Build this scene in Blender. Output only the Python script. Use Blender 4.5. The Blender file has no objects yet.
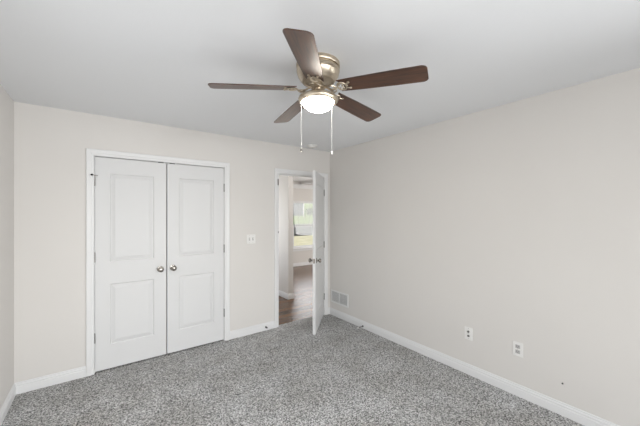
import bpy, bmesh, math, random
from math import sin, cos, pi, radians
from mathutils import Vector, Matrix

random.seed(7)
SC = bpy.context.scene
COL = SC.collection

# ------------------------------------------------------------------ camera
HCAM = 1.503
cd = bpy.data.cameras.new('camera')
cam = bpy.data.objects.new('camera', cd)
COL.objects.link(cam)
cam.location = (0, 0, HCAM)
cam.rotation_euler = (radians(90), 0, radians(-36.5))
cd.sensor_width = 36.0
cd.lens = 294.6 / 640 * 36.0
cd.shift_y = 1.0 / 640
cd.clip_start = 0.02
cd.clip_end = 300
SC.camera = cam

# ------------------------------------------------------------------ sky, daylight, exposure
world = bpy.data.worlds.new('sky')
SC.world = world
world.use_nodes = True
wn = world.node_tree
wn.nodes.clear()
sky = wn.nodes.new('ShaderNodeTexSky')
sky.sky_type = 'NISHITA'
sky.sun_disc = False
sky.sun_elevation = radians(42)
sky.sun_rotation = radians(200)
sky.air_density = 1.0
sky.dust_density = 2.0
bg = wn.nodes.new('ShaderNodeBackground')
bg.inputs['Strength'].default_value = 0.15
wo = wn.nodes.new('ShaderNodeOutputWorld')
wn.links.new(sky.outputs[0], bg.inputs['Color'])
wn.links.new(bg.outputs[0], wo.inputs['Surface'])


def area(name, loc, rot, sx, sy, power, color=(1, 1, 1)):
    l = bpy.data.lights.new(name, 'AREA')
    l.shape = 'RECTANGLE'
    l.size, l.size_y, l.energy, l.color = sx, sy, power, color
    o = bpy.data.objects.new(name, l)
    COL.objects.link(o)
    o.location, o.rotation_euler = loc, rot
    return o


# lamps just inside window openings; all but the living window's are unseen fill
NEUTRAL = (0.985, 0.995, 1.0)
for nm, loc, rx, rz, sx, sy, p, spread in (
        ('fill_rear_window_right', (2.0, -3.14, 1.35), 84, 31, 1.2, 1.5, 36, 90),  # rear pair is out of view, split and aimed to even the room light
        ('fill_rear_window_left', (0.1, -3.14, 1.35), 78, -22, 1.2, 1.5, 28, 90),
        ('fill_side_window_right', (2.72, -0.55, 1.32), 85, 75, 1.3, 1.4, 23, 110),  # added to brighten the left wall, no such window known
        ('fill_side_window_left', (-0.56, 1.2, 1.32), 85, -90, 1.3, 1.4, 8, 180)):  # added fill towards the right wall, its window is made up
    r = area(nm, loc, (radians(rx), 0, radians(rz)), sx, sy, p, NEUTRAL)
    r.data.spread = radians(spread)
area('daylight_living_window', (4.83, 7.13, 1.25), (radians(80), 0, radians(180)), 0.8, 1.2, 9, (1.0, 0.98, 0.95))
area('fill_living_side_window', (6.52, 4.75, 1.35), (radians(85), 0, radians(90)), 1.7, 1.4, 52, (1.0, 0.98, 0.95))  # added fill for the hall wall end, from an unseen window
area('fill_passage_window', (1.72, 5.6, 1.35), (radians(88), 0, radians(-90)), 1.6, 1.4, 16, (0.98, 0.99, 1.0))  # added to light the hall, its window is made up
sun = bpy.data.lights.new('sun', 'SUN')
sun.energy, sun.angle, sun.color = 2.4, radians(3), (1.0, 0.95, 0.86)
so = bpy.data.objects.new('sun', sun)
COL.objects.link(so)
so.rotation_euler = (radians(6), radians(24), 0)

SC.view_settings.view_transform = 'Standard'
SC.view_settings.look = 'None'
SC.view_settings.gamma = 1.0
SC.view_settings.exposure = 0.02
SC.view_settings.use_curve_mapping = False


# ------------------------------------------------------------------ materials
def srgb(r, g, b):
    f = lambda c: (c / 12.92 if c <= 0.04045 else ((c + 0.055) / 1.055) ** 2.4)
    return (f(r / 255), f(g / 255), f(b / 255), 1)


def mat(name, color, rough=0.6, metal=0.0, noise=None, bump=None, spec=0.5):
    """noise = (scale, darker colour, stretch) mixes a second tone in; bump = (scale, strength, distance)"""
    m = bpy.data.materials.new(name)
    m.use_nodes = True
    nt = m.node_tree
    b = nt.nodes['Principled BSDF']
    b.inputs['Base Color'].default_value = color
    b.inputs['Roughness'].default_value = rough
    b.inputs['Metallic'].default_value = metal
    b.inputs['Specular IOR Level'].default_value = spec
    tc = nt.nodes.new('ShaderNodeTexCoord')
    if noise:
        mp = nt.nodes.new('ShaderNodeMapping')
        mp.inputs['Scale'].default_value = noise[2]
        nt.links.new(tc.outputs['Object'], mp.inputs[0])
        n = nt.nodes.new('ShaderNodeTexNoise')
        n.inputs['Scale'].default_value = noise[0]
        n.inputs['Detail'].default_value = 4
        nt.links.new(mp.outputs[0], n.inputs['Vector'])
        r = nt.nodes.new('ShaderNodeValToRGB')
        r.color_ramp.elements[0].position = 0.35
        r.color_ramp.elements[1].position = 0.65
        r.color_ramp.elements[0].color = noise[1]
        r.color_ramp.elements[1].color = color
        nt.links.new(n.outputs['Fac'], r.inputs[0])
        nt.links.new(r.outputs[0], b.inputs['Base Color'])
    if bump:
        n2 = nt.nodes.new('ShaderNodeTexNoise')
        n2.inputs['Scale'].default_value = bump[0]
        n2.inputs['Detail'].default_value = 3
        nt.links.new(tc.outputs['Object'], n2.inputs['Vector'])
        bp = nt.nodes.new('ShaderNodeBump')
        bp.inputs['Strength'].default_value = bump[1]
        bp.inputs['Distance'].default_value = bump[2]
        nt.links.new(n2.outputs['Fac'], bp.inputs['Height'])
        nt.links.new(bp.outputs[0], b.inputs['Normal'])
    return m


M = {}
M['wall'] = mat('greige_wall_paint', (0.732, 0.708, 0.680, 1), 0.55, noise=(1.3, (0.717, 0.693, 0.665, 1), (1, 1, 1)), bump=(160, 0.06, 0.002), spec=0.3)
M['ceiling'] = mat('ceiling_paint', (0.868, 0.88, 0.898, 1), 0.8, bump=(90, 0.12, 0.003), spec=0.2)
M['white'] = mat('white_trim_paint', (0.79, 0.79, 0.79, 1), 0.35, bump=(40, 0.02, 0.001), spec=0.4)
M['doorpaint'] = mat('white_door_paint', (0.72, 0.72, 0.72, 1), 0.42, bump=(60, 0.02, 0.001), spec=0.3)
M['plastic'] = mat('white_plastic', (0.83, 0.82, 0.80, 1), 0.35)
M['plastic_grey'] = mat('grey_plastic', (0.48, 0.47, 0.46, 1), 0.45)
M['dark'] = mat('dark_slot', (0.03, 0.03, 0.03, 1), 0.6)
M['nickel'] = mat('brushed_nickel', (0.66, 0.575, 0.46, 1), 0.34, 1.0, noise=(30, (0.54, 0.465, 0.365, 1), (1, 1, 12)), spec=0.5)
M['satin'] = mat('satin_nickel', (0.40, 0.375, 0.34, 1), 0.24, 1.0, noise=(25, (0.31, 0.29, 0.265, 1), (1, 1, 6)))
M['hinge'] = mat('hinge_steel', (0.30, 0.29, 0.28, 1), 0.4, 1.0, noise=(60, (0.24, 0.23, 0.22, 1), (1, 1, 1)))
M['chain'] = mat('white_bead_chain', (0.80, 0.80, 0.79, 1), 0.4, 0.2)
M['vent'] = mat('white_enamel', (0.80, 0.80, 0.79, 1), 0.4)
M['rubber'] = mat('dark_rubber', (0.035, 0.034, 0.033, 1), 0.6)
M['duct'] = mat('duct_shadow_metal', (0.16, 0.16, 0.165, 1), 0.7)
M['glass_grime'] = None


def wood_blade():
    m = bpy.data.materials.new('walnut_blade_finish')
    m.use_nodes = True
    nt = m.node_tree
    b = nt.nodes['Principled BSDF']
    b.inputs['Roughness'].default_value = 0.45
    b.inputs['Specular IOR Level'].default_value = 0.05
    b.inputs['Coat Weight'].default_value = 1.0
    b.inputs['Coat Roughness'].default_value = 0.40
    b.inputs['Coat IOR'].default_value = 1.6
    tc = nt.nodes.new('ShaderNodeTexCoord')
    mp = nt.nodes.new('ShaderNodeMapping')
    mp.inputs['Scale'].default_value = (1.2, 16, 16)
    nt.links.new(tc.outputs['Object'], mp.inputs[0])
    n = nt.nodes.new('ShaderNodeTexNoise')
    n.inputs['Scale'].default_value = 5
    n.inputs['Detail'].default_value = 6
    n.inputs['Distortion'].default_value = 0.6
    nt.links.new(mp.outputs[0], n.inputs['Vector'])
    r = nt.nodes.new('ShaderNodeValToRGB')
    r.color_ramp.elements[0].position = 0.3
    r.color_ramp.elements[1].position = 0.72
    r.color_ramp.elements[0].color = srgb(40, 23, 13)
    r.color_ramp.elements[1].color = srgb(94, 58, 37)
    nt.links.new(n.outputs['Fac'], r.inputs[0])
    nt.links.new(r.outputs[0], b.inputs['Base Color'])
    return m


M['blade'] = wood_blade()


def carpet_mat():
    m = bpy.data.materials.new('grey_carpet_pile')
    m.use_nodes = True
    nt = m.node_tree
    b = nt.nodes['Principled BSDF']
    b.inputs['Roughness'].default_value = 0.95
    b.inputs['Specular IOR Level'].default_value = 0.1
    tc = nt.nodes.new('ShaderNodeTexCoord')
    n = nt.nodes.new('ShaderNodeTexNoise')
    n.inputs['Scale'].default_value = 95
    n.inputs['Detail'].default_value = 3
    n.inputs['Roughness'].default_value = 0.75
    nt.links.new(tc.outputs['Object'], n.inputs['Vector'])
    r = nt.nodes.new('ShaderNodeValToRGB')
    els = r.color_ramp.elements
    els[0].position, els[0].color = 0.34, (0.085, 0.085, 0.084, 1)
    els[1].position, els[1].color = 0.67, (0.93, 0.935, 0.94, 1)
    e = els.new(0.51)
    e.color = (0.475, 0.477, 0.478, 1)
    vo = nt.nodes.new('ShaderNodeTexVoronoi')
    vo.inputs['Scale'].default_value = 130
    nt.links.new(tc.outputs['Object'], vo.inputs['Vector'])
    sp = nt.nodes.new('ShaderNodeSeparateColor')
    nt.links.new(vo.outputs['Color'], sp.inputs[0])
    ad = nt.nodes.new('ShaderNodeMix')          # tuft by tuft tone over a finer yarn noise
    ad.data_type = 'FLOAT'
    ad.inputs['Factor'].default_value = 0.27
    nt.links.new(n.outputs['Fac'], ad.inputs['A'])
    nt.links.new(sp.outputs[0], ad.inputs['B'])
    nt.links.new(ad.outputs['Result'], r.inputs[0])
    big = nt.nodes.new('ShaderNodeTexNoise')
    big.inputs['Scale'].default_value = 3.2
    big.inputs['Detail'].default_value = 4
    nt.links.new(tc.outputs['Object'], big.inputs['Vector'])
    r2 = nt.nodes.new('ShaderNodeValToRGB')
    r2.color_ramp.elements[0].position, r2.color_ramp.elements[0].color = 0.36, (0.79, 0.775, 0.75, 1)
    r2.color_ramp.elements[1].position, r2.color_ramp.elements[1].color = 0.7, (1, 1, 1, 1)
    nt.links.new(big.outputs['Fac'], r2.inputs[0])
    mx = nt.nodes.new('ShaderNodeMix')
    mx.data_type = 'RGBA'
    mx.blend_type = 'MULTIPLY'
    mx.inputs['Factor'].default_value = 1
    nt.links.new(r.outputs[0], mx.inputs['A'])
    nt.links.new(r2.outputs[0], mx.inputs['B'])
    nt.links.new(mx.outputs['Result'], b.inputs['Base Color'])
    bp = nt.nodes.new('ShaderNodeBump')
    bp.inputs['Strength'].default_value = 0.6
    bp.inputs['Distance'].default_value = 0.008
    nt.links.new(n.outputs['Fac'], bp.inputs['Height'])
    nt.links.new(bp.outputs[0], b.inputs['Normal'])
    return m


M['carpet'] = carpet_mat()


def plank_mat():
    m = bpy.data.materials.new('dark_wood_planks')
    m.use_nodes = True
    nt = m.node_tree
    b = nt.nodes['Principled BSDF']
    b.inputs['Roughness'].default_value = 0.26
    b.inputs['Specular IOR Level'].default_value = 0.5
    tc = nt.nodes.new('ShaderNodeTexCoord')
    br = nt.nodes.new('ShaderNodeTexBrick')
    br.inputs['Scale'].default_value = 1
    br.inputs['Brick Width'].default_value = 1.1
    br.inputs['Row Height'].default_value = 0.125
    br.inputs['Mortar Size'].default_value = 0.005
    br.inputs['Color1'].default_value = srgb(122, 92, 66)
    br.inputs['Color2'].default_value = srgb(80, 58, 41)
    br.inputs['Mortar'].default_value = srgb(36, 26, 20)
    br.offset = 0.37
    nt.links.new(tc.outputs['Object'], br.inputs['Vector'])
    mp = nt.nodes.new('ShaderNodeMapping')
    mp.inputs['Scale'].default_value = (1.5, 22, 1)
    nt.links.new(tc.outputs['Object'], mp.inputs[0])
    n = nt.nodes.new('ShaderNodeTexNoise')
    n.inputs['Scale'].default_value = 3
    n.inputs['Detail'].default_value = 5
    nt.links.new(mp.outputs[0], n.inputs['Vector'])
    r = nt.nodes.new('ShaderNodeValToRGB')
    r.color_ramp.elements[0].color = (0.62, 0.6, 0.58, 1)
    r.color_ramp.elements[1].color = (1.1, 1.08, 1.05, 1)
    nt.links.new(n.outputs['Fac'], r.inputs[0])
    mx = nt.nodes.new('ShaderNodeMix')
    mx.data_type = 'RGBA'
    mx.blend_type = 'MULTIPLY'
    mx.inputs['Factor'].default_value = 1
    nt.links.new(br.outputs['Color'], mx.inputs['A'])
    nt.links.new(r.outputs[0], mx.inputs['B'])
    nt.links.new(mx.outputs['Result'], b.inputs['Base Color'])
    bp = nt.nodes.new('ShaderNodeBump')
    bp.inputs['Strength'].default_value = 0.35
    bp.inputs['Distance'].default_value = 0.004
    nt.links.new(n.outputs['Fac'], bp.inputs['Height'])
    nt.links.new(bp.outputs[0], b.inputs['Normal'])
    return m


M['planks'] = plank_mat()


def bowl_mat():
    m = bpy.data.materials.new('lit_frosted_glass')
    m.use_nodes = True
    nt = m.node_tree
    b = nt.nodes['Principled BSDF']
    b.inputs['Base Color'].default_value = (0.85, 0.82, 0.78, 1)
    b.inputs['Roughness'].default_value = 0.3
    b.inputs['Emission Color'].default_value = (1.0, 0.92, 0.82, 1)
    b.inputs['Emission Strength'].default_value = 42.0
    tc = nt.nodes.new('ShaderNodeTexCoord')
    n = nt.nodes.new('ShaderNodeTexNoise')
    n.inputs['Scale'].default_value = 40
    nt.links.new(tc.outputs['Object'], n.inputs['Vector'])
    bp = nt.nodes.new('ShaderNodeBump')
    bp.inputs['Strength'].default_value = 0.03
    nt.links.new(n.outputs['Fac'], bp.inputs['Height'])
    nt.links.new(bp.outputs[0], b.inputs['Normal'])
    return m


M['bowl'] = bowl_mat()


def glass_mat():
    m = bpy.data.materials.new('window_glass')
    m.use_nodes = True
    nt = m.node_tree
    nt.nodes.remove(nt.nodes['Principled BSDF'])
    out = [n for n in nt.nodes if n.type == 'OUTPUT_MATERIAL'][0]
    t = nt.nodes.new('ShaderNodeBsdfTransparent')
    t.inputs[0].default_value = (0.97, 0.98, 0.98, 1)
    g = nt.nodes.new('ShaderNodeBsdfGlossy')
    g.inputs['Roughness'].default_value = 0.02
    mx = nt.nodes.new('ShaderNodeMixShader')
    mx.inputs[0].default_value = 0.05
    nt.links.new(t.outputs[0], mx.inputs[1])
    nt.links.new(g.outputs[0], mx.inputs[2])
    nt.links.new(mx.outputs[0], out.inputs[0])
    return m


M['glass'] = glass_mat()
M['drygrass'] = mat('dry_grass', (0.80, 0.74, 0.52, 1), 0.95, noise=(3, (0.68, 0.63, 0.40, 1), (1, 1, 1)), spec=0.0)
M['grass'] = mat('green_grass', (0.21, 0.27, 0.10, 1), 0.95, noise=(1.5, (0.14, 0.20, 0.07, 1), (1, 1, 1)), spec=0.0)
M['asphalt'] = mat('asphalt', (0.13, 0.135, 0.125, 1), 0.9, noise=(6, (0.10, 0.105, 0.095, 1), (1, 1, 1)), spec=0.0)
M['kerb'] = mat('dark_kerb', (0.045, 0.045, 0.04, 1), 0.9, noise=(5, (0.03, 0.03, 0.03, 1), (1, 1, 1)), spec=0.0)
M['siding'] = mat('blue_grey_siding', (0.105, 0.118, 0.132, 1), 0.7, noise=(2, (0.09, 0.102, 0.116, 1), (1, 1, 1)))
M['shingle'] = mat('roof_shingle', (0.13, 0.12, 0.115, 1), 0.9, noise=(8, (0.08, 0.08, 0.08, 1), (1, 1, 1)))
M['bark'] = mat('bark', (0.14, 0.10, 0.07, 1), 0.9, noise=(20, (0.08, 0.06, 0.04, 1), (1, 1, 0.2)))
M['leaf'] = mat('leaf', (0.36, 0.36, 0.12, 1), 0.6, noise=(3, (0.20, 0.22, 0.08, 1), (1, 1, 1)))
M['leafdark'] = mat('dark_leaf', (0.08, 0.12, 0.05, 1), 0.6, noise=(3, (0.05, 0.08, 0.03, 1), (1, 1, 1)))


# ------------------------------------------------------------------ mesh helpers
def box(bm, a, b, bev=0.0):
    (x0, y0, z0), (x1, y1, z1) = a, b
    vs = [bm.verts.new((x, y, z)) for x in (x0, x1) for y in (y0, y1) for z in (z0, z1)]
    fs = []
    for q in ((0, 1, 3, 2), (4, 6, 7, 5), (0, 4, 5, 1), (2, 3, 7, 6), (0, 2, 6, 4), (1, 5, 7, 3)):
        fs.append(bm.faces.new([vs[i] for i in q]))
    if bev:
        es = set(e for f in fs for e in f.edges)
        bmesh.ops.bevel(bm, geom=list(es), offset=bev, segments=2, profile=0.6, affect='EDGES')


def frame_of(axis):
    w = Vector(axis).normalized()
    u = w.orthogonal().normalized()
    return u, w.cross(u), w


def lathe(bm, prof, origin=(0, 0, 0), axis=(0, 0, 1), n=32):
    u, v, w = frame_of(axis)
    o = Vector(origin)
    rings = []
    for r, h in prof:
        if r < 1e-6:
            rings.append([bm.verts.new(o + w * h)])
        else:
            rings.append([bm.verts.new(o + w * h + (u * cos(2 * pi * k / n) + v * sin(2 * pi * k / n)) * r) for k in range(n)])
    for A, B in zip(rings, rings[1:]):
        for k in range(n):
            k2 = (k + 1) % n
            if len(A) == 1 and len(B) == 1:
                continue
            if len(A) == 1:
                bm.faces.new((A[0], B[k2], B[k]))
            elif len(B) == 1:
                bm.faces.new((A[k], A[k2], B[0]))
            else:
                bm.faces.new((A[k], A[k2], B[k2], B[k]))
    for R in (rings[0], rings[-1]):
        if len(R) > 1:
            try:
                bm.faces.new(R)
            except ValueError:
                pass


def tube(bm, pts, r, n=8, closed=False, flat=None):
    """sweep a round (or flat=(ru,rv)) section along points"""
    P = [Vector(p) for p in pts]
    N = len(P)
    rings = []
    up = Vector((0, 0, 1))
    for i in range(N):
        if closed:
            t = P[(i + 1) % N] - P[i - 1]
        else:
            t = P[min(i + 1, N - 1)] - P[max(i - 1, 0)]
        t.normalize()
        s = t.cross(up)
        if s.length < 1e-3:
            s = t.cross(Vector((0, 1, 0)))
        s.normalize()
        q = s.cross(t)
        rr = r[i] if isinstance(r, (list, tuple)) else r
        ru, rv = (rr, rr) if not flat else flat
        rings.append([bm.verts.new(P[i] + s * cos(2 * pi * k / n) * ru + q * sin(2 * pi * k / n) * rv) for k in range(n)])
    rng = range(N) if closed else range(N - 1)
    for i in rng:
        A, B = rings[i], rings[(i + 1) % N]
        for k in range(n):
            bm.faces.new((A[k], A[(k + 1) % n], B[(k + 1) % n], B[k]))
    if not closed:
        bm.faces.new(rings[0])
        bm.faces.new(rings[-1])


def build(name, bm, m, parent=None, smooth=False, loc=None, rot=None):
    bmesh.ops.recalc_face_normals(bm, faces=bm.faces[:])
    me = bpy.data.meshes.new(name)
    bm.to_mesh(me)
    bm.free()
    me.materials.append(m)
    if smooth:
        for p in me.polygons:
            p.use_smooth = True
        me.set_sharp_from_angle(angle=radians(38))
    o = bpy.data.objects.new(name, me)
    COL.objects.link(o)
    if parent:
        o.parent = parent
    if loc:
        o.location = loc
    if rot:
        o.rotation_euler = rot
    return o


def tag(o, label, cat, group=None, kind=None):
    o['label'] = label
    o['category'] = cat
    if group:
        o['group'] = group
    if kind:
        o['kind'] = kind
    return o


def struct(name, bm, m, label, cat, smooth=False):
    return tag(build(name, bm, m, smooth=smooth), label, cat, kind='structure')


def empty(name, loc, label, cat, group=None, kind=None, rot=(0, 0, 0)):
    o = bpy.data.objects.new(name, None)
    o.empty_display_size = 0.1
    COL.objects.link(o)
    o.location, o.rotation_euler = loc, rot
    return tag(o, label, cat, group, kind)


def dup(root, loc, rot=None, label=None, group=None):
    r = root.copy()
    COL.objects.link(r)
    r.location = loc
    if rot:
        r.rotation_euler = rot
    if label:
        r['label'] = label
    if group:
        r['group'] = group
    for ch in list(root.children):
        c = ch.copy()
        COL.objects.link(c)
        c.parent = r
        for g in list(ch.children):
            d = g.copy()
            COL.objects.link(d)
            d.parent = c
    return r


# ------------------------------------------------------------------ room dimensions
XL, XR, YB, YR, H = -0.589, 2.768, 3.487, -3.20, 2.44
YB2 = YB + 0.12
CX0, CX1, CZ = -0.056, 1.166, 2.050      # closet opening
DX0, DX1, DZ = 1.893, 2.655, 2.045       # bedroom doorway


def wall_x(bm, y0, y1, x0, x1, z0, z1, holes):
    """wall along X with rectangular holes (xa, xb, za, zb)"""
    xs = sorted({x0, x1} | {h[0] for h in holes} | {h[1] for h in holes})
    for a, b in zip(xs, xs[1:]):
        hs = [h for h in holes if h[0] <= a + 1e-6 and h[1] >= b - 1e-6]
        if not hs:
            box(bm, (a, y0, z0), (b, y1, z1))
        else:
            h = hs[0]
            if h[2] > z0 + 1e-6:
                box(bm, (a, y0, z0), (b, y1, h[2]))
            if h[3] < z1 - 1e-6:
                box(bm, (a, y0, h[3]), (b, y1, z1))


def wall_y(bm, x0, x1, y0, y1, z0, z1, holes):
    ys = sorted({y0, y1} | {h[0] for h in holes} | {h[1] for h in holes})
    for a, b in zip(ys, ys[1:]):
        hs = [h for h in holes if h[0] <= a + 1e-6 and h[1] >= b - 1e-6]
        if not hs:
            box(bm, (x0, a, z0), (x1, b, z1))
        else:
            h = hs[0]
            if h[2] > z0 + 1e-6:
                box(bm, (x0, a, z0), (x1, b, h[2]))
            if h[3] < z1 - 1e-6:
                box(bm, (x0, a, h[3]), (x1, b, z1))


# bedroom shell
bm = bmesh.new(); box(bm, (XL - 0.12, YR - 0.12, -0.10), (XR + 0.12, 3.535, 0.0))
struct('floor', bm, M['carpet'], 'speckled grey carpet covering the bedroom floor', 'carpet')
bm = bmesh.new(); box(bm, (XL - 0.12, YR - 0.12, H), (XR + 0.12, YB + 0.06, H + 0.12))
struct('ceiling', bm, M['ceiling'], 'flat pale grey ceiling above the fan', 'ceiling')
bm = bmesh.new()
wall_x(bm, YB, YB2, XL - 0.12, 6.72, 0, H, [(CX0 - 0.02, CX1 + 0.02, 0, CZ + 0.02), (DX0 - 0.02, DX1 + 0.02, 0, DZ + 0.02)])
struct('wall_back', bm, M['wall'], 'greige wall holding the closet doors and the open doorway', 'wall')
WE = (-1.22, 0.12, 0.58, 2.06)
bm = bmesh.new(); wall_y(bm, XR, XR + 0.12, YR - 0.12, YB, 0, H, [WE])
struct('wall_right', bm, M['wall'], 'long bare greige wall with two outlets and a low vent', 'wall')
WL = (0.54, 1.86, 0.58, 2.06)
bm = bmesh.new(); wall_y(bm, XL - 0.12, XL, YR - 0.12, YB, 0, H, [WL])
struct('wall_left', bm, M['wall'], 'narrow strip of greige wall meeting the closet wall', 'wall')
WR = (-0.50, 0.70, 0.58, 2.12)
WR2 = (1.40, 2.60, 0.58, 2.12)
bm = bmesh.new(); wall_x(bm, YR - 0.12, YR, XL, XR, 0, H, [WR, WR2])
struct('wall_rear', bm, M['wall'], 'greige wall with two unseen windows opposite the closet', 'wall')

# closet behind the closed doors
bm = bmesh.new()
box(bm, (CX0 - 0.32, YB2 + 0.55, 0), (CX1 + 0.32, YB2 + 0.60, H))
box(bm, (CX0 - 0.37, YB2, 0), (CX0 - 0.32, YB2 + 0.60, H))
box(bm, (CX1 + 0.32, YB2, 0), (CX1 + 0.37, YB2 + 0.60, H))
box(bm, (CX0 - 0.37, YB2, H), (CX1 + 0.37, YB2 + 0.60, H + 0.05))
box(bm, (CX0 - 0.37, YB2, -0.05), (CX1 + 0.37, YB2 + 0.60, 0))
struct('wall_closet', bm, M['wall'], 'walls of the closet behind the closed white doors', 'wall')

# ------------------------------------------------------------------ hall and living room
YF, XE = 7.2, 6.6
bm = bmesh.new(); box(bm, (1.56, 3.535, -0.10), (XE + 0.12, YF + 0.12, -0.004))
struct('floor_hall', bm, M['planks'], 'glossy dark wood plank floor beyond the open door', 'floor')
bm = bmesh.new(); box(bm, (1.56, YB + 0.06, H), (XE + 0.12, YF + 0.12, H + 0.12))
struct('ceiling_hall', bm, M['ceiling'], 'pale ceiling of the room beyond the open door', 'ceiling')
SX0, SX1, SY = 2.635, 2.738, 4.50
bm = bmesh.new(); box(bm, (SX0, SY, 0), (SX1, YF, H))
struct('wall_hall', bm, M['wall'], 'white end of the hall wall seen through the doorway', 'wall')
LW = (4.36, 5.24, 0.52, 1.88)
bm = bmesh.new(); wall_x(bm, YF, YF + 0.12, 1.56, XE + 0.12, 0, H, [LW])
struct('wall_living', bm, M['wall'], 'far greige wall with the window beyond the doorway', 'wall')
PW = (4.75, 6.45, 0.62, 2.05)
bm = bmesh.new(); wall_y(bm, 1.56, 1.68, YB2, YF, 0, H, [PW])
struct('wall_passage', bm, M['wall'], 'side wall of the hall left of the doorway', 'wall')
SW = (3.85, 5.65, 0.62, 2.05)
bm = bmesh.new(); wall_y(bm, XE, XE + 0.12, YB2, YF, 0, H, [SW])
struct('wall_east', bm, M['wall'], 'living room side wall with an added window, far right beyond the door', 'wall')
bm = bmesh.new()
box(bm, (4.62, YB2, 2.36), (4.80, YF, H))
struct('beam_living', bm, M['white'], 'white ceiling beam crossing the room beyond the doorway', 'beam')


lamp = bpy.data.materials.new('fill_lamp_glow')
lamp.use_nodes = True
lamp.node_tree.nodes['Principled BSDF'].inputs['Emission Color'].default_value = (1, 0.98, 0.96, 1)
lamp.node_tree.nodes['Principled BSDF'].inputs['Emission Strength'].default_value = 48
cl = empty('hall_fill_light', (3.55, 4.0, H), 'added unseen fill lamp on the ceiling just past the open door', 'fill light', kind='structure')  # lamp added out of view to brighten the hall wall end
bm = bmesh.new(); lathe(bm, [(0, 0), (.17, 0), (.17, -.02), (.16, -.024), (0, -.024)], n=36)
build('fill_base', bm, M['white'], cl, True)
bm = bmesh.new(); lathe(bm, [(.155, -.024), (.150, -.045), (.12, -.065), (.06, -.08), (0, -.084)], n=36)
build('fill_shade', bm, lamp, cl, True)

# ------------------------------------------------------------------ trim
CASP = [(0, 0), (0, .008), (.006, .011), (.018, .011), (.026, .015), (.05, .017), (.057, .016), (.060, .012), (.060, 0)]


def casing(bm, x0, x1, z1, y, sgn=-1):
    """door casing swept round the opening with mitred corners; sgn -1 sticks out towards -Y"""
    rows = []
    for u, d in CASP:
        yy = y + sgn * d
        rows.append([bm.verts.new(p) for p in ((x0 - u, yy, 0), (x0 - u, yy, z1 + u), (x1 + u, yy, z1 + u), (x1 + u, yy, 0))])
    for A, B in zip(rows, rows[1:]):
        for k in range(3):
            bm.faces.new((A[k], A[k + 1], B[k + 1], B[k]))
    for k in (0, 3):
        bm.faces.new([r[k] for r in rows])


def jamb(bm, x0, x1, z1, y0, y1, stop=None):
    box(bm, (x0 - 0.02, y0, 0), (x0, y1, z1 + 0.02))
    box(bm, (x1, y0, 0), (x1 + 0.02, y1, z1 + 0.02))
    box(bm, (x0, y0, z1), (x1, y1, z1 + 0.02))
    if stop:
        s0, s1 = stop
        box(bm, (x0, s0, 0), (x0 + 0.011, s1, z1))
        box(bm, (x1 - 0.011, s0, 0), (x1, s1, z1))
        box(bm, (x0 + 0.011, s0, z1 - 0.011), (x1 - 0.011, s1, z1))


bm = bmesh.new()
casing(bm, CX0 - 0.003, CX1 + 0.003, CZ + 0.003, YB)
jamb(bm, CX0, CX1, CZ, YB, YB2, (YB + 0.045, YB + 0.08))
closet_trim = struct('trim_1', bm, M['white'], 'white casing around the closed double closet doors', 'door casing')
bm = bmesh.new()
casing(bm, DX0 - 0.003, DX1 + 0.003, DZ + 0.003, YB)
casing(bm, DX0 - 0.003, DX1 + 0.003, DZ + 0.003, YB2, 1)
jamb(bm, DX0, DX1, DZ, YB, YB2, (YB + 0.045, YB + 0.08))
door_trim = struct('trim_2', bm, M['white'], 'white casing around the open doorway in the corner', 'door casing')
for z0, z1, x0 in ((1.885, 1.968, DX0 - .021), (1.25, 1.272, DX0 - .014)):
    bm = bmesh.new(); box(bm, (x0, YB - .0135, z0), (DX0 - .004, YB - .008, z1))
    build('jamb_plate', bm, M['hinge'], door_trim)
bm = bmesh.new(); box(bm, (DX0 - 0.001, YB + 0.004, 0.90), (DX0 + 0.002, YB + 0.032, 0.955))
build('strike_plate', bm, M['satin'], door_trim)

BASE = [(0, 0), (.014, 0), (.014, .058), (.010, .064), (.0115, .069), (.0115, .077), (.0065, .083), (.006, .092), (.003, .096), (0, .096)]


def base_run(bm, p0, p1, nrm, e0=0.0, e1=0.0):
    """baseboard from p0 to p1 on the floor; e0/e1 lengthen (+1 outer) or shorten (-1 inner mitre) with depth"""
    p0, p1, nrm = Vector(p0), Vector(p1), Vector(nrm)
    t = (p1 - p0).normalized()
    A, B = [], []
    for d, z in BASE:
        A.append(bm.verts.new(p0 - t * d * e0 + nrm * d + Vector((0, 0, z))))
        B.append(bm.verts.new(p1 + t * d * e1 + nrm * d + Vector((0, 0, z))))
    n = len(BASE)
    for i in range(n):
        j = (i + 1) % n
        bm.faces.new((A[i], A[j], B[j], B[i]))
    bm.faces.new(A)
    bm.faces.new(B)


bm = bmesh.new()
base_run(bm, (XL, YB, 0), (CX0 - 0.063, YB, 0), (0, -1, 0), -1, 0)
base_run(bm, (CX1 + 0.063, YB, 0), (DX0 - 0.063, YB, 0), (0, -1, 0), 0, 0)
base_run(bm, (DX1 + 0.063, YB, 0), (XR, YB, 0), (0, -1, 0), 0, -1)
struct('baseboard_back', bm, M['white'], 'white baseboard along the wall between closet and doorway', 'baseboard')
bm = bmesh.new(); base_run(bm, (XR, YR, 0), (XR, YB, 0), (-1, 0, 0), -1, -1)
struct('baseboard_right', bm, M['white'], 'long white baseboard under the wall with the outlets', 'baseboard')
bm = bmesh.new(); base_run(bm, (XL, YR, 0), (XL, YB, 0), (1, 0, 0), -1, -1)
struct('baseboard_left', bm, M['white'], 'white baseboard along the narrow left wall strip', 'baseboard')
bm = bmesh.new(); base_run(bm, (XL, YR, 0), (XR, YR, 0), (0, 1, 0), -1, -1)
struct('baseboard_rear', bm, M['white'], 'white baseboard below the two unseen bedroom windows', 'baseboard')
bm = bmesh.new()
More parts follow.
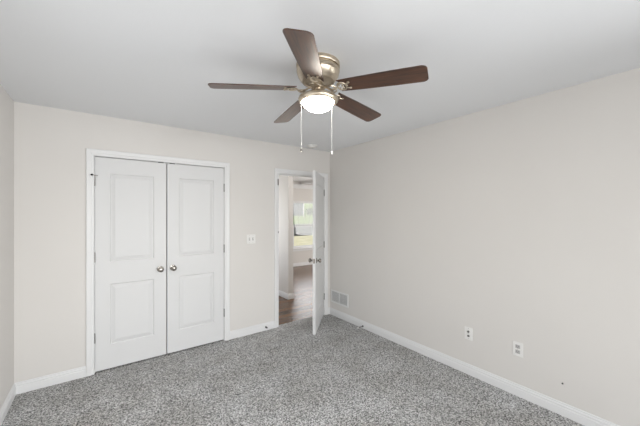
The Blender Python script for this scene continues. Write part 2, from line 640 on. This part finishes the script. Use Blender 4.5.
base_run(bm, (SX0, SY, 0), (SX0, YF, 0), (-1, 0, 0), 1, 0)
base_run(bm, (SX0, SY, 0), (SX1, SY, 0), (0, -1, 0), 1, 1)
base_run(bm, (SX1, SY, 0), (SX1, YF, 0), (1, 0, 0), 1, -1)
struct('baseboard_hall', bm, M['white'], 'white baseboard around the hall wall end in the doorway', 'baseboard')
bm = bmesh.new(); base_run(bm, (SX1, YF, 0), (XE, YF, 0), (0, -1, 0), -1, -1)
struct('baseboard_living', bm, M['white'], 'white baseboard below the far window beyond the doorway', 'baseboard')
bm = bmesh.new()
box(bm, (SX1, YF - 0.05, 2.30), (XE, YF, 2.36)); box(bm, (SX1, YF - 0.03, 2.24), (XE, YF, 2.30))
struct('trim_3', bm, M['white'], 'white crown strip above the far window beyond the doorway', 'trim')


# ------------------------------------------------------------------ panelled doors
def rect_ring(bm, loops):
    vl = [[bm.verts.new(p) for p in L] for L in loops]
    for A, B in zip(vl, vl[1:]):
        for k in range(4):
            bm.faces.new((A[k], A[(k + 1) % 4], B[(k + 1) % 4], B[k]))
    bm.faces.new(vl[-1])


def panel_face(bm, w, h, panels, y, out):
    """one moulded face in the plane y; out = -1 or +1 (which way it looks)"""
    x0, x1 = panels[0][0], panels[0][1]
    zs = [0.0] + [v for p in panels for v in (p[2], p[3])] + [h]

    def q(a, b, c, d):
        bm.faces.new([bm.verts.new((a, y, c)), bm.verts.new((b, y, c)), bm.verts.new((b, y, d)), bm.verts.new((a, y, d))])
    cols = [0, x0, x1, w]
    for i in range(len(zs) - 1):
        for j in range(3):
            if i % 2 == 1 and j == 1:
                continue
            q(cols[j], cols[j + 1], zs[i], zs[i + 1])
    for a, b, c, d in panels:
        loops = []
        for ins, dep in ((0, 0), (.004, .002), (.010, .0095), (.016, .0095), (.022, .0075), (.044, .001), (.048, .0005)):
            yy = y - out * dep
            loops.append(((a + ins, yy, c + ins), (b - ins, yy, c + ins), (b - ins, yy, d - ins), (a + ins, yy, d - ins)))
        rect_ring(bm, loops)


def door_leaf(w, h, t, margin=0.112):
    """leaf from x=0..w, front (looking to -Y) at y=0, back at y=t"""
    bm = bmesh.new()
    pans = [(margin, w - margin, 0.225, 0.815), (margin, w - margin, 1.025, 1.88)]
    panel_face(bm, w, h, pans, 0, -1)
    panel_face(bm, w, h, pans, t, 1)
    for a, b in (((0, 0, 0), (0, t, h)), ((w, 0, 0), (w, t, h))):
        x = a[0]
        bm.faces.new([bm.verts.new(p) for p in ((x, 0, 0), (x, t, 0), (x, t, h), (x, 0, h))])
    for z in (0, h):
        cols = [0, margin, w - margin, w]
        bm.faces.new([bm.verts.new((x, 0, z)) for x in cols] + [bm.verts.new((x, t, z)) for x in reversed(cols)])
    bmesh.ops.remove_doubles(bm, verts=bm.verts[:], dist=0.0002)
    return bm


KNOB = [(.0, 0), (.031, 0), (.032, .003), (.029, .007), (.014, .010), (.0115, .016), (.0115, .026), (.016, .031), (.024, .036), (.0275, .044), (.0275, .050), (.024, .057), (.015, .062), (0, .0635)]


def knob(parent, x, y, z, out, s=1.0):
    bm = bmesh.new()
    lathe(bm, [(r * s, h * s) for r, h in KNOB], (x, y, z), (0, out, 0), 28)
    return build('door_knob', bm, M['satin'], parent, True)


def hinge(parent, x, y, z, leafdir=0, hh=0.089):
    bm = bmesh.new()
    r = 0.0062
    k = hh / 5
    for i in range(5):
        lathe(bm, [(0, i * k), (r, i * k + .0006), (r, (i + 1) * k - .0006), (0, (i + 1) * k)], (x, y, z - hh / 2), (0, 0, 1), 12)
    lathe(bm, [(0, -.004), (.0045, -.003), (.0045, hh + .003), (0, hh + .005)], (x, y, z - hh / 2), (0, 0, 1), 10)
    return build('hinge', bm, M['hinge'], parent, True)


LW_ = (CX1 - CX0 - 0.015) / 2
# left closet leaf, hinged on the left
d = door_leaf(LW_, CZ - 0.023, 0.035)
left_leaf = tag(build('door_1', d, M['doorpaint'], loc=(CX0 + 0.003, YB + 0.006, 0.014)), 'closed white two-panel closet door with the knob on its right edge', 'door', kind='structure')
knob(left_leaf, LW_ - 0.057, 0, 0.910, -1)
for z in (1.80, 1.08, 0.318):
    hinge(left_leaf, -0.003, -0.007, z)
# hinge-pin door stop on the top left hinge
bm = bmesh.new()
lathe(bm, [(0, 0), (.008, 0), (.008, .006), (0, .006)], (-0.003, -0.007, 1.85), (0, 0, 1), 14)
tube(bm, [(-0.003, -.010, 1.853), (-0.012, -.030, 1.853), (-0.022, -.048, 1.853)], .003)
tube(bm, [(-0.003, -.010, 1.853), (0.012, -.014, 1.853), (0.022, -.012, 1.853)], .0028)
pin = build('hinge_pin_stop', bm, M['satin'], left_leaf, True)
bm = bmesh.new(); lathe(bm, [(0, 0), (.009, .001), (.010, .006), (.008, .013), (0, .015)], (-0.020, -.045, 1.853), (-0.42, -0.9, 0), 14)
o = build('rubber_tip', bm, M['dark'], pin, True); o['label'] = 'black rubber tip'
bm = bmesh.new(); box(bm, (LW_ - 0.075, 0.0, CZ - 0.023), (LW_ - 0.025, 0.03, CZ - 0.015))
build('ball_catch', bm, M['rubber'], left_leaf)
# right closet leaf, hinged on the right
d = door_leaf(LW_, CZ - 0.023, 0.035)
right_leaf = tag(build('door_2', d, M['doorpaint'], loc=(CX1 - 0.003 - LW_, YB + 0.006, 0.014)), 'closed white two-panel closet door with the knob on its left edge', 'door', kind='structure')
knob(right_leaf, 0.057, 0, 0.910, -1)
for z in (1.80, 1.08, 0.318):
    hinge(right_leaf, LW_ + 0.003, -0.007, z)
bm = bmesh.new(); box(bm, (0.025, 0.0, CZ - 0.023), (0.075, 0.03, CZ - 0.015))
build('ball_catch', bm, M['rubber'], right_leaf)

# bedroom door, hinged on the right jamb and standing open into the room
DW = DX1 - DX0 - 0.006
ANG = 45.0
d = door_leaf(DW, DZ - 0.022, 0.035)
bmesh.ops.translate(d, verts=d.verts[:], vec=(-DW - 0.002, 0.007, 0))
open_leaf = tag(build('door_3', d, M['doorpaint'], loc=(DX1 - 0.001, YB - 0.007, 0.016), rot=(0, 0, radians(ANG))), 'white panelled bedroom door standing ajar into the room', 'door', kind='structure')
knob(open_leaf, -DW + 0.060, 0.007, 0.905, -1)
knob(open_leaf, -DW + 0.060, 0.042, 0.905, 1)
bm = bmesh.new(); box(bm, (-DW - 0.0035, 0.013, 0.876), (-DW - 0.0015, 0.036, 0.934)); box(bm, (-DW - 0.011, 0.018, 0.898), (-DW - 0.003, 0.031, 0.912))
build('latch_plate', bm, M['satin'], open_leaf)
for z in (1.80, 1.035, 0.262):
    h = hinge(open_leaf, 0, 0, z)
    bm = bmesh.new(); box(bm, (-0.003, 0.006, z - .0445), (-0.0015, 0.036, z + .0445))
    build('hinge_leaf', bm, M['hinge'], h)


# ------------------------------------------------------------------ windows
def window(name, x0, x1, z0, z1, label, cols=3, casing_w=0.0):
    """double-hung window standing in the plane y=0, room side towards -Y; returns its Empty"""
    e = empty(name, (0, 0, 0), label, 'window', kind='structure')
    bm = bmesh.new()
    f = 0.035
    box(bm, (x0, 0.02, z0), (x0 + f, 0.10, z1)); box(bm, (x1 - f, 0.02, z0), (x1, 0.10, z1))
    box(bm, (x0 + f, 0.02, z1 - f), (x1 - f, 0.10, z1)); box(bm, (x0 + f, 0.02, z0), (x1 - f, 0.10, z0 + f))
    build('window_frame', bm, M['white'], e)
    bm = bmesh.new(); box(bm, (x0 - 0.04, -0.045, z0 - 0.022), (x1 + 0.04, 0.02, z0), 0.004); box(bm, (x0 - 0.02, -0.014, z0 - 0.085), (x1 + 0.02, 0, z0 - 0.022))
    build('window_sill', bm, M['white'], e)
    zm = (z0 + z1) / 2 - 0.04
    for nm, a, b, y in (('upper_sash', zm - 0.015, z1 - f, 0.065), ('lower_sash', z0 + f, zm + 0.018, 0.035)):
        bm = bmesh.new()
        s = 0.028
        box(bm, (x0 + f, y, a), (x0 + f + s, y + 0.025, b)); box(bm, (x1 - f - s, y, a), (x1 - f, y + 0.025, b))
        box(bm, (x0 + f + s, y, a), (x1 - f - s, y + 0.025, a + s)); box(bm, (x0 + f + s, y, b - s), (x1 - f - s, y + 0.025, b))
        if nm == 'upper_sash':
            for k in range(1, cols):
                x = x0 + f + (x1 - x0 - 2 * f) * k / cols
                box(bm, (x - .006, y + 0.009, a + s), (x + .006, y + 0.016, b - s))
        sh = build(nm, bm, M['white'], e)
        bm = bmesh.new(); box(bm, (x0 + f + s - .004, y + .011, a + s - .004), (x1 - f - s + .004, y + .014, b - s + .004))
        build('window_pane', bm, M['glass'], sh)
    return e


w = window('window_1', LW[0], LW[1], LW[2], LW[3], 'double-hung window with white sashes seen through the doorway', 4)
w.location = (0, YF, 0)
for nm, q, lb in (('unseen_window_2', WR, 'unseen bedroom window opposite the closet doors'), ('unseen_window_5', WR2, 'unseen bedroom window opposite the open doorway')):  # unseen rear pair, one window split in two to spread daylight
    w = window(nm, -q[1], -q[0], q[2], q[3], lb, 3)
    w.location = (0, YR, 0); w.rotation_euler = (0, 0, pi)
w = window('added_window_6', -WE[1], -WE[0], WE[2], WE[3], 'added unseen bedroom window in the wall with the power outlets', 3)  # made-up opening around the fill that brightens the left wall
w.location = (XR, 0, 0); w.rotation_euler = (0, 0, -pi / 2)
w = window('added_window_7', WL[0], WL[1], WL[2], WL[3], 'added unseen bedroom window in the side wall left of the closet', 3)  # made-up opening around the fill facing the right wall
w.location = (XL, 0, 0); w.rotation_euler = (0, 0, pi / 2)
w = window('added_window_3', -SW[1], -SW[0], SW[2], SW[3], 'added unseen living room side window far right beyond the doorway', 4)  # out of view, added around the living room fill lamp
w.location = (XE, 0, 0); w.rotation_euler = (0, 0, -pi / 2)

w = window('added_window_4', PW[0], PW[1], PW[2], PW[3], 'added unseen hall window in the passage wall left beyond the doorway', 4)  # invented window that frames the hall fill lamp
w.location = (1.68, 0, 0); w.rotation_euler = (0, 0, pi / 2)

# ------------------------------------------------------------------ ceiling fan
FX, FY = 1.085, 1.486
fan = empty('ceiling_fan', (FX, FY, 2.12), 'brushed nickel ceiling fan with five walnut blades and a lit bowl', 'ceiling fan')
zo = -2.12
bm = bmesh.new()
lathe(bm, [(.0, H), (.134, H), (.136, 2.434), (.136, 2.416), (.133, 2.412), (.122, 2.411), (.122, 2.405), (.131, 2.403), (.134, 2.398), (.134, 2.388), (.129, 2.383), (.129, 2.379), (.131, 2.376), (.127, 2.362), (.116, 2.345), (.106, 2.332), (.100, 2.326), (.092, 2.326), (.088, 2.332), (.0, 2.332)], (0, 0, zo), n=48)
build('motor_housing', bm, M['nickel'], fan, True)
bm = bmesh.new()
lathe(bm, [(0, 2.332), (.026, 2.332), (.026, 2.304), (.043, 2.302), (.046, 2.298), (.046, 2.289), (.043, 2.286), (.026, 2.284), (.026, 2.274), (0, 2.274)], (0, 0, zo), n=40)
build('flywheel', bm, M['nickel'], fan, True)
bm = bmesh.new()
lathe(bm, [(0, 2.274), (.028, 2.274), (.034, 2.262), (.032, 2.255), (.036, 2.248), (.066, 2.243), (.104, 2.237), (.119, 2.229), (.124, 2.219), (.123, 2.208), (.116, 2.199), (.104, 2.196), (.096, 2.201), (0, 2.206)], (0, 0, zo), n=48)
kit = build('light_kit', bm, M['nickel'], fan, True)
bm = bmesh.new()
lathe(bm, [(.0955, 2.205), (.096, 2.197), (.093, 2.186), (.085, 2.173), (.071, 2.161), (.050, 2.151), (.026, 2.146), (0, 2.144)], (0, 0, zo), n=48)
build('lamp_bowl', bm, M['bowl'], kit, True)

BZ = 2.285
DROOP = radians(3.0)
PITCH = radians(12)


def blade_shape():
    """outline in the blade's own plane, x outwards, y across"""
    pts = []
    x0, x1 = 0.140, 0.648
    w0, w1 = 0.054, 0.067
    # tip, rounded corners
    rc = 0.026
    top = []
    for k in range(7):
        a = pi / 2 * k / 6
        top.append((x1 - rc + rc * sin(a), w1 - rc + rc * cos(a)))
    root = []
    for k in range(9):
        a = pi / 2 * k / 8
        root.append((x0 + 0.035 * (1 - sin(a)), w0 * 0.0 + w0 * sin(a) * 0.98 + 0.02 * w0 * sin(a)))
    up = root + [(x0 + .16, w0 + .006), (x0 + .32, w1 - .002)] + top
    low = [(x, -y) for x, y in reversed(up) if abs(y) > 1e-5]
    return up + low


def make_blade():
    bm = bmesh.new()
    o = []
    for x, y in blade_shape():
        if x < 0.2130001 and abs(y) < 0.0541:
            pass
        o.append((x, y))
    th = 0.0055
    A = [bm.verts.new((x, y, th / 2)) for x, y in o]
    B = [bm.verts.new((x, y, -th / 2)) for x, y in o]
    n = len(o)
    for k in range(n):
        bm.faces.new((A[k], A[(k + 1) % n], B[(k + 1) % n], B[k]))
    fa = bm.faces.new(A)
    fb = bm.faces.new(B)
    es = [e for e in bm.edges if len([f for f in e.link_faces if f in (fa, fb)]) == 1]
    bmesh.ops.bevel(bm, geom=es, offset=0.0016, segments=2, affect='EDGES')
    return bm


def make_iron():
    bm = bmesh.new()
    zz = -0.0065
    # arm from the flywheel out to the blade root, with a curl on each side
    tube(bm, [(.040, 0, .008), (.058, 0, .003), (.074, 0, -.006), (.090, 0, -.018), (.104, 0, -.021), (.118, 0, -.016), (.134, 0, zz)], .008, 10, flat=(.0085, .005))
    for s in (-1, 1):
        tube(bm, [(.042, s * .004, .006), (.060, s * .010, .002), (.072, s * .018, -.004), (.086, s * .030, -.012), (.102, s * .034, -.016), (.116, s * .027, -.015), (.122, s * .014, -.014), (.114, s * .006, -.015)], .0042, 8)
    # open scroll ring under the root
    ring = [(.160 + .027 * cos(a), .037 * sin(a), zz) for a in [2 * pi * k / 28 for k in range(28)]]
    tube(bm, ring, .0045, 8, True, flat=(.0050, .0036))
    for s in (-1, 1):
        sc = [(.158 + .013 * cos(a), s * (.016 + .011 * sin(a)), zz) for a in [pi * 1.2 - 1.65 * pi * k / 14 for k in range(15)]]
        tube(bm, sc, .004, 8, flat=(.0034, .0030))
        tube(bm, [(.183, s * .016, zz), (.198, s * .022, zz), (.206, s * .026, zz)], .004, 8, flat=(.0050, .0034))
    for x, y in ((.190, 0), (.207, .026), (.207, -.026)):
        lathe(bm, [(0, -.004), (.005, -.003), (.008, 0), (.008, .004), (0, .005)], (x, y, zz), n=14)
    return bm


bl = build('fan_blade', make_blade(), M['blade'], fan, True)
ibm = make_iron()
ir = build('blade_iron', ibm, M['nickel'], bl, True)
ir['label'] = 'nickel scrollwork blade bracket'
# camera-frame angle (0 = image right) turned into a heading
A0 = 46.7
for k in range(5):
    a = radians(A0 + 72 * k - 36.5)
    if k == 0:
        b = bl
    else:
        b = bl.copy(); COL.objects.link(b); b.parent = fan
        i2 = ir.copy(); COL.objects.link(i2); i2.parent = b
    b.rotation_mode = 'XYZ'
    mt = Matrix.Rotation(a, 4, 'Z') @ Matrix.Rotation(DROOP, 4, 'Y') @ Matrix.Rotation(-PITCH, 4, 'X')
    b.rotation_euler = mt.to_euler()
    b.location = (0, 0, BZ + zo)

RV = Vector((cos(radians(-36.5)), sin(radians(-36.5)), 0))
for sx, zb in ((-1, 1.883), (1, 1.870)):
    p = RV * (-0.104 if sx < 0 else 0.085) - Vector((-RV.y, RV.x, 0)) * 0.03
    bm = bmesh.new()
    tube(bm, [(p.x, p.y, 2.203 + zo), (p.x, p.y, zb + 0.02 + zo)], .0011, 6)
    z = zb + 0.022
    while z < 2.195:
        lathe(bm, [(0, -.0019), (.0019, 0), (0, .0019)], (p.x, p.y, z + zo), n=6)
        z += 0.0075
    ch = build('pull_chain', bm, M['chain'], kit, False)
    bm = bmesh.new()
    lathe(bm, [(0, .022), (.003, .021), (.0055, .012), (.0065, .004), (.005, 0), (0, -.001)], (p.x, p.y, zb + zo), n=14)
    build('chain_fob', bm, M['satin'] if sx < 0 else M['plastic'], ch, True)

# ------------------------------------------------------------------ things on the walls and ceiling
sd = empty('smoke_detector', (2.308, 3.31, H), 'round white smoke detector on the ceiling above the open door', 'smoke detector')
bm = bmesh.new(); lathe(bm, [(0, 0), (.074, 0), (.074, -.010), (.070, -.012), (0, -.012)], n=36)
build('mounting_plate', bm, M['plastic'], sd, True)
bm = bmesh.new(); lathe(bm, [(0, -.012), (.054, -.010), (.058, -.014), (.056, -.022), (.046, -.028), (.026, -.030), (0, -.031)], n=36)
build('detector_cover', bm, M['plastic'], sd, True)
bm = bmesh.new(); lathe(bm, [(0, -.028), (.010, -.0300), (.009, -.033), (0, -.034)], (.018, 0, 0), n=16)
build('test_button', bm, M['plastic_grey'], sd, True)


def plate_bm(w, h, bev=0.003):
    bm = bmesh.new()
    box(bm, (-w / 2, -0.006, -h / 2), (w / 2, 0, h / 2), bev)
    return bm


# double light switch on the back wall (local -Y looks into the room)
sw = empty('light_switch', (1.503, YB, 1.189), 'white double toggle light switch plate between closet and doorway', 'light switch')
build('switch_plate', plate_bm(.116, .114), M['plastic'], sw)
for s in (-1, 1):
    bm = bmesh.new(); box(bm, (s * .023 - .0085, -0.0075, -.018), (s * .023 + .0085, -0.0055, .018))
    rc = build('toggle_recess', bm, M['plastic_grey'], sw)
    bm = bmesh.new(); tube(bm, [(s * .023, -.005, 0), (s * .023, -.013, .004), (s * .023, -.019, .008)], [.0055, .005, .004], 8)
    build('toggle_lever', bm, M['plastic'], sw, True)
    for z in (-.045, .045):
        bm = bmesh.new(); lathe(bm, [(0, 0), (.0035, 0), (.003, .001), (0, .0014)], (s * .023, -.006, z), (0, -1, 0), 12)
        build('plate_screw', bm, M['plastic_grey'], sw, True)

# wall plates on the right wall
ROTR = (0, 0, -pi / 2)     # local -Y turned to look along -X
cp = empty('cable_wall_plate', (XR, 1.393, 0.382), 'white wall plate with two small dark jacks, nearer the vent', 'wall plate', rot=ROTR)
build('cover_plate', plate_bm(.074, .118), M['plastic'], cp)
bm = bmesh.new(); lathe(bm, [(0, 0), (.010, 0), (.010, .003), (.0065, .004), (.0065, .011), (.003, .011), (0, .009)], (0, -.006, .018), (0, -1, 0), 18)
o = build('coaxial_jack', bm, M['hinge'], cp, True); o['label'] = 'dark round coaxial jack'
bm = bmesh.new(); box(bm, (-.010, -.0075, -.030), (.010, -.0055, -.015))
o = build('phone_jack', bm, M['dark'], cp); o['label'] = 'dark square jack opening'
for z in (-.047, .047):
    bm = bmesh.new(); lathe(bm, [(0, 0), (.0035, 0), (.003, .001), (0, .0014)], (0, -.006, z), (0, -1, 0), 12)
    build('plate_screw', bm, M['plastic_grey'], cp, True)

ou = empty('power_outlet', (XR, 0.985, 0.386), 'white duplex power outlet, the plate farther from the vent', 'power outlet', rot=ROTR)
build('cover_plate', plate_bm(.074, .118), M['plastic'], ou)
for s in (-1, 1):
    bm = bmesh.new(); box(bm, (-.017, -.0085, s * .021 - .0145), (.017, -.0055, s * .021 + .0145), .0012)
    so_ = build('socket', bm, M['plastic_grey'], ou)
    for x, hh in ((-.0065, .0042), (.0065, .0034)):
        bm = bmesh.new(); box(bm, (x - .0011, -.0092, s * .021 + .003 - hh), (x + .0011, -.0082, s * .021 + .003 + hh))
        build('slot', bm, M['dark'], so_)
    bm = bmesh.new(); lathe(bm, [(0, 0), (.0022, 0), (.0022, .0008), (0, .0008)], (0, -.0084, s * .021 - .008), (0, -1, 0), 10)
    build('ground_hole', bm, M['dark'], so_)
bm = bmesh.new(); lathe(bm, [(0, 0), (.0035, 0), (.003, .001), (0, .0014)], (0, -.006, 0), (0, -1, 0), 12)
build('plate_screw', bm, M['plastic_grey'], ou, True)

# return-air grille
VW, VH = 0.385, 0.185
vt = empty('wall_vent', (XR, 3.262, 0.284), 'white return air vent low on the wall beside the open door', 'vent', rot=ROTR)
bm = bmesh.new()
b_ = .020
for a, c in (((-VW / 2, -.008, -VH / 2), (VW / 2, 0, -VH / 2 + b_)), ((-VW / 2, -.008, VH / 2 - b_), (VW / 2, 0, VH / 2)),
             ((-VW / 2, -.008, -VH / 2 + b_), (-VW / 2 + b_, 0, VH / 2 - b_)), ((VW / 2 - b_, -.008, -VH / 2 + b_), (VW / 2, 0, VH / 2 - b_))):
    box(bm, a, c)
build('vent_frame', bm, M['vent'], vt)
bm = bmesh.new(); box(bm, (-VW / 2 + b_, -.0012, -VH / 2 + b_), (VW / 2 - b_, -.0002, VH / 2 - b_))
build('duct_shade_sheet', bm, M['duct'], vt)  # dark sheet over solid wall, the duct's shade put into its colour
bm = bmesh.new()
n = 22
iw = VW - 2 * b_
for k in range(n):
    x = -iw / 2 + iw * (k + .5) / n
    box(bm, (x - .0022, -.0065, -VH / 2 + b_), (x + .0022, -.0015, VH / 2 - b_))
build('vent_fins', bm, M['vent'], vt)
bm = bmesh.new()
for x in (-.006,):
    box(bm, (x - .005, -.0078, -VH / 2 + b_), (x + .005, -.0013, VH / 2 - b_))
build('vent_mullion', bm, M['vent'], vt)
for x in (-VW / 2 + .013, VW / 2 - .013):
    bm = bmesh.new(); lathe(bm, [(0, 0), (.004, 0), (.003, .0015), (0, .002)], (x, -.008, 0), (0, -1, 0), 12)
    build('vent_screw', bm, M['vent'], vt, True)


# spring door stops on the baseboards
def door_stop(loc, rot, label, L=.050):
    e = empty('door_stop', loc, label, 'door stop', rot=rot)
    bm = bmesh.new(); lathe(bm, [(0, 0), (.0115, 0), (.0115, .004), (.008, .010), (0, .011)], (0, 0, 0), (0, -1, 0), 16)
    build('screw_base', bm, M['rubber'], e, True)
    bm = bmesh.new()
    pts = []
    for k in range(97):
        a = 2 * pi * k / 8
        pts.append((.0055 * cos(a), -.010 - L * k / 96, .0055 * sin(a)))
    tube(bm, pts, .0014, 6)
    build('spring', bm, M['hinge'], e, True)
    bm = bmesh.new(); lathe(bm, [(0, L + .008), (.0085, L + .008), (.0095, L + .014), (.0085, L + .024), (0, L + .026)], (0, 0, 0), (0, -1, 0), 16)
    return e, build('rubber_tip', bm, M['plastic'], e, True)


e1, t1 = door_stop((1.700, YB - .014, .045), (0, 0, 0), 'small dark door stop on the baseboard between closet and doorway', .012)
t1.data.materials[0] = M['rubber']
e2, t2 = door_stop((XR - .014, 2.775, .030), ROTR, 'small spring door stop on the long baseboard near the vent', .072)

# small marks of use on the right wall
nl = empty('wall_nail', (XR, 0.690, 0.237), 'tiny dark nail in the bare wall just above the baseboard', 'nail', rot=ROTR)
bm = bmesh.new(); lathe(bm, [(0, 0), (.0022, 0), (.0022, .008), (.0060, .0085), (.0060, .010), (0, .0105)], (0, 0, 0), (0, -1, .25), 12)
build('nail_shank', bm, M['rubber'], nl, True)

# ------------------------------------------------------------------ outdoors, beyond the far window
def strip(name, y0, z0, y1, z1, m, label, cat):
    """a band of sloping ground running along X"""
    bm = bmesh.new()
    vs = []
    for x in (-10, 60):
        vs.append([bm.verts.new(p) for p in ((x, y0, z0), (x, y1, z1), (x, y1, z1 - .3), (x, y0, z0 - .3))])
    A, B = vs
    for k in range(4):
        bm.faces.new((A[k], A[(k + 1) % 4], B[(k + 1) % 4], B[k]))
    bm.faces.new(A); bm.faces.new(B)
    return struct(name, bm, m, label, cat)


strip('lawn_dry', 7.34, -.35, 15.2, .17, M['drygrass'], 'pale dry grass just outside the far window', 'lawn')
strip('sidewalk', 15.2, .17, 16.2, .24, M['kerb'], 'dark strip along the edge of the street outside', 'kerb')
strip('street', 16.2, .24, 21.0, .66, M['asphalt'], 'grey street outside the far window', 'street')
strip('lawn_green', 21.0, .66, 60, 4.2, M['grass'], 'green lawn in front of the house across the street', 'lawn')

HX, HY = 18.4, 28.0
house = empty('house', (HX, HY, 1.3), 'grey-blue sided house across the street, seen through the far window', 'house')
bm = bmesh.new()
z = 0
box(bm, (-9.9, 0.03, -0.6), (-0.03, 6, 4.2))
while z < 4.1:
    z1 = z + 0.28
    vs = [bm.verts.new(p) for p in ((-9.9, -.03, z), (0.0, -.03, z), (0.0, 0, z1), (-9.9, 0, z1))]
    bm.faces.new(vs)
    vs = [bm.verts.new(p) for p in ((-9.9, -.03, z), (0.0, -.03, z), (0.0, 0.03, z), (-9.9, 0.03, z))]
    bm.faces.new(vs)
    z = z1
build('siding', bm, M['siding'], house)
bm = bmesh.new(); box(bm, (-.10, -.06, -.5), (.04, .08, 4.2))
build('corner_board', bm, M['white'], house)
bm = bmesh.new()
A = [bm.verts.new(p) for p in ((-10.3, -.5, 4.1), (-10.3, 3, 5.9), (-10.3, 6.5, 4.1))]
B = [bm.verts.new(p) for p in ((.4, -.5, 4.1), (.4, 3, 5.9), (.4, 6.5, 4.1))]
bm.faces.new(A); bm.faces.new(B)
for k in range(3):
    bm.faces.new((A[k], A[(k + 1) % 3], B[(k + 1) % 3], B[k]))
build('roof', bm, M['shingle'], house)


def leaf_cloud(bm, c, r, n, s, squash=1.0):
    for _ in range(n):
        v = Vector((random.gauss(0, 1), random.gauss(0, 1), random.gauss(0, 1))).normalized() * r * random.random() ** .4
        p = Vector(c) + Vector((v.x, v.y, v.z * squash))
        q = Matrix.Rotation(random.random() * 6.28, 3, 'Z') @ Matrix.Rotation(random.random() * 3.1, 3, 'X')
        k = s * (.6 + .8 * random.random())
        vs = [bm.verts.new(p + q @ Vector(w)) for w in ((-k, 0, 0), (0, -.45 * k, .05 * k), (k, 0, 0), (0, .45 * k, .05 * k))]
        bm.faces.new(vs)


tr = empty('tree', (23.6, 33.0, 1.7), 'leafy yellow-green tree right of the house across the street', 'tree')
bm = bmesh.new()
tube(bm, [(0, 0, -.3), (.05, 0, 1.2), (0, .1, 2.6), (.1, .1, 4.2)], [.20, .15, .12, .06], 10)
tube(bm, [(.02, 0, 1.6), (-.8, .1, 2.5), (-1.4, .2, 3.4)], [.09, .06, .03], 8)
tube(bm, [(0, .1, 2.2), (.7, 0, 2.9), (1.3, .1, 3.6)], [.08, .06, .03], 8)
build('trunk', bm, M['bark'], tr, True)
bm = bmesh.new()
for c, r in (((-.9, 0, 3.0), 1.1), ((.8, .2, 3.4), 1.1), ((0, 0, 4.4), 1.3), ((.1, -.3, 2.2), .8)):
    leaf_cloud(bm, c, r, 260, .16)
build('foliage', bm, M['leaf'], tr)
sh = empty('shrub', (19.6, 28.5, 1.33), 'dark green shrub at the corner of the house across the street', 'shrub')
bm = bmesh.new(); tube(bm, [(0, 0, -.2), (.05, 0, .3), (-.05, .05, .7)], [.06, .05, .02], 8)
build('stem', bm, M['bark'], sh, True)
bm = bmesh.new(); leaf_cloud(bm, (0, 0, .45), .55, 300, .10, .8)
build('foliage', bm, M['leafdark'], sh)
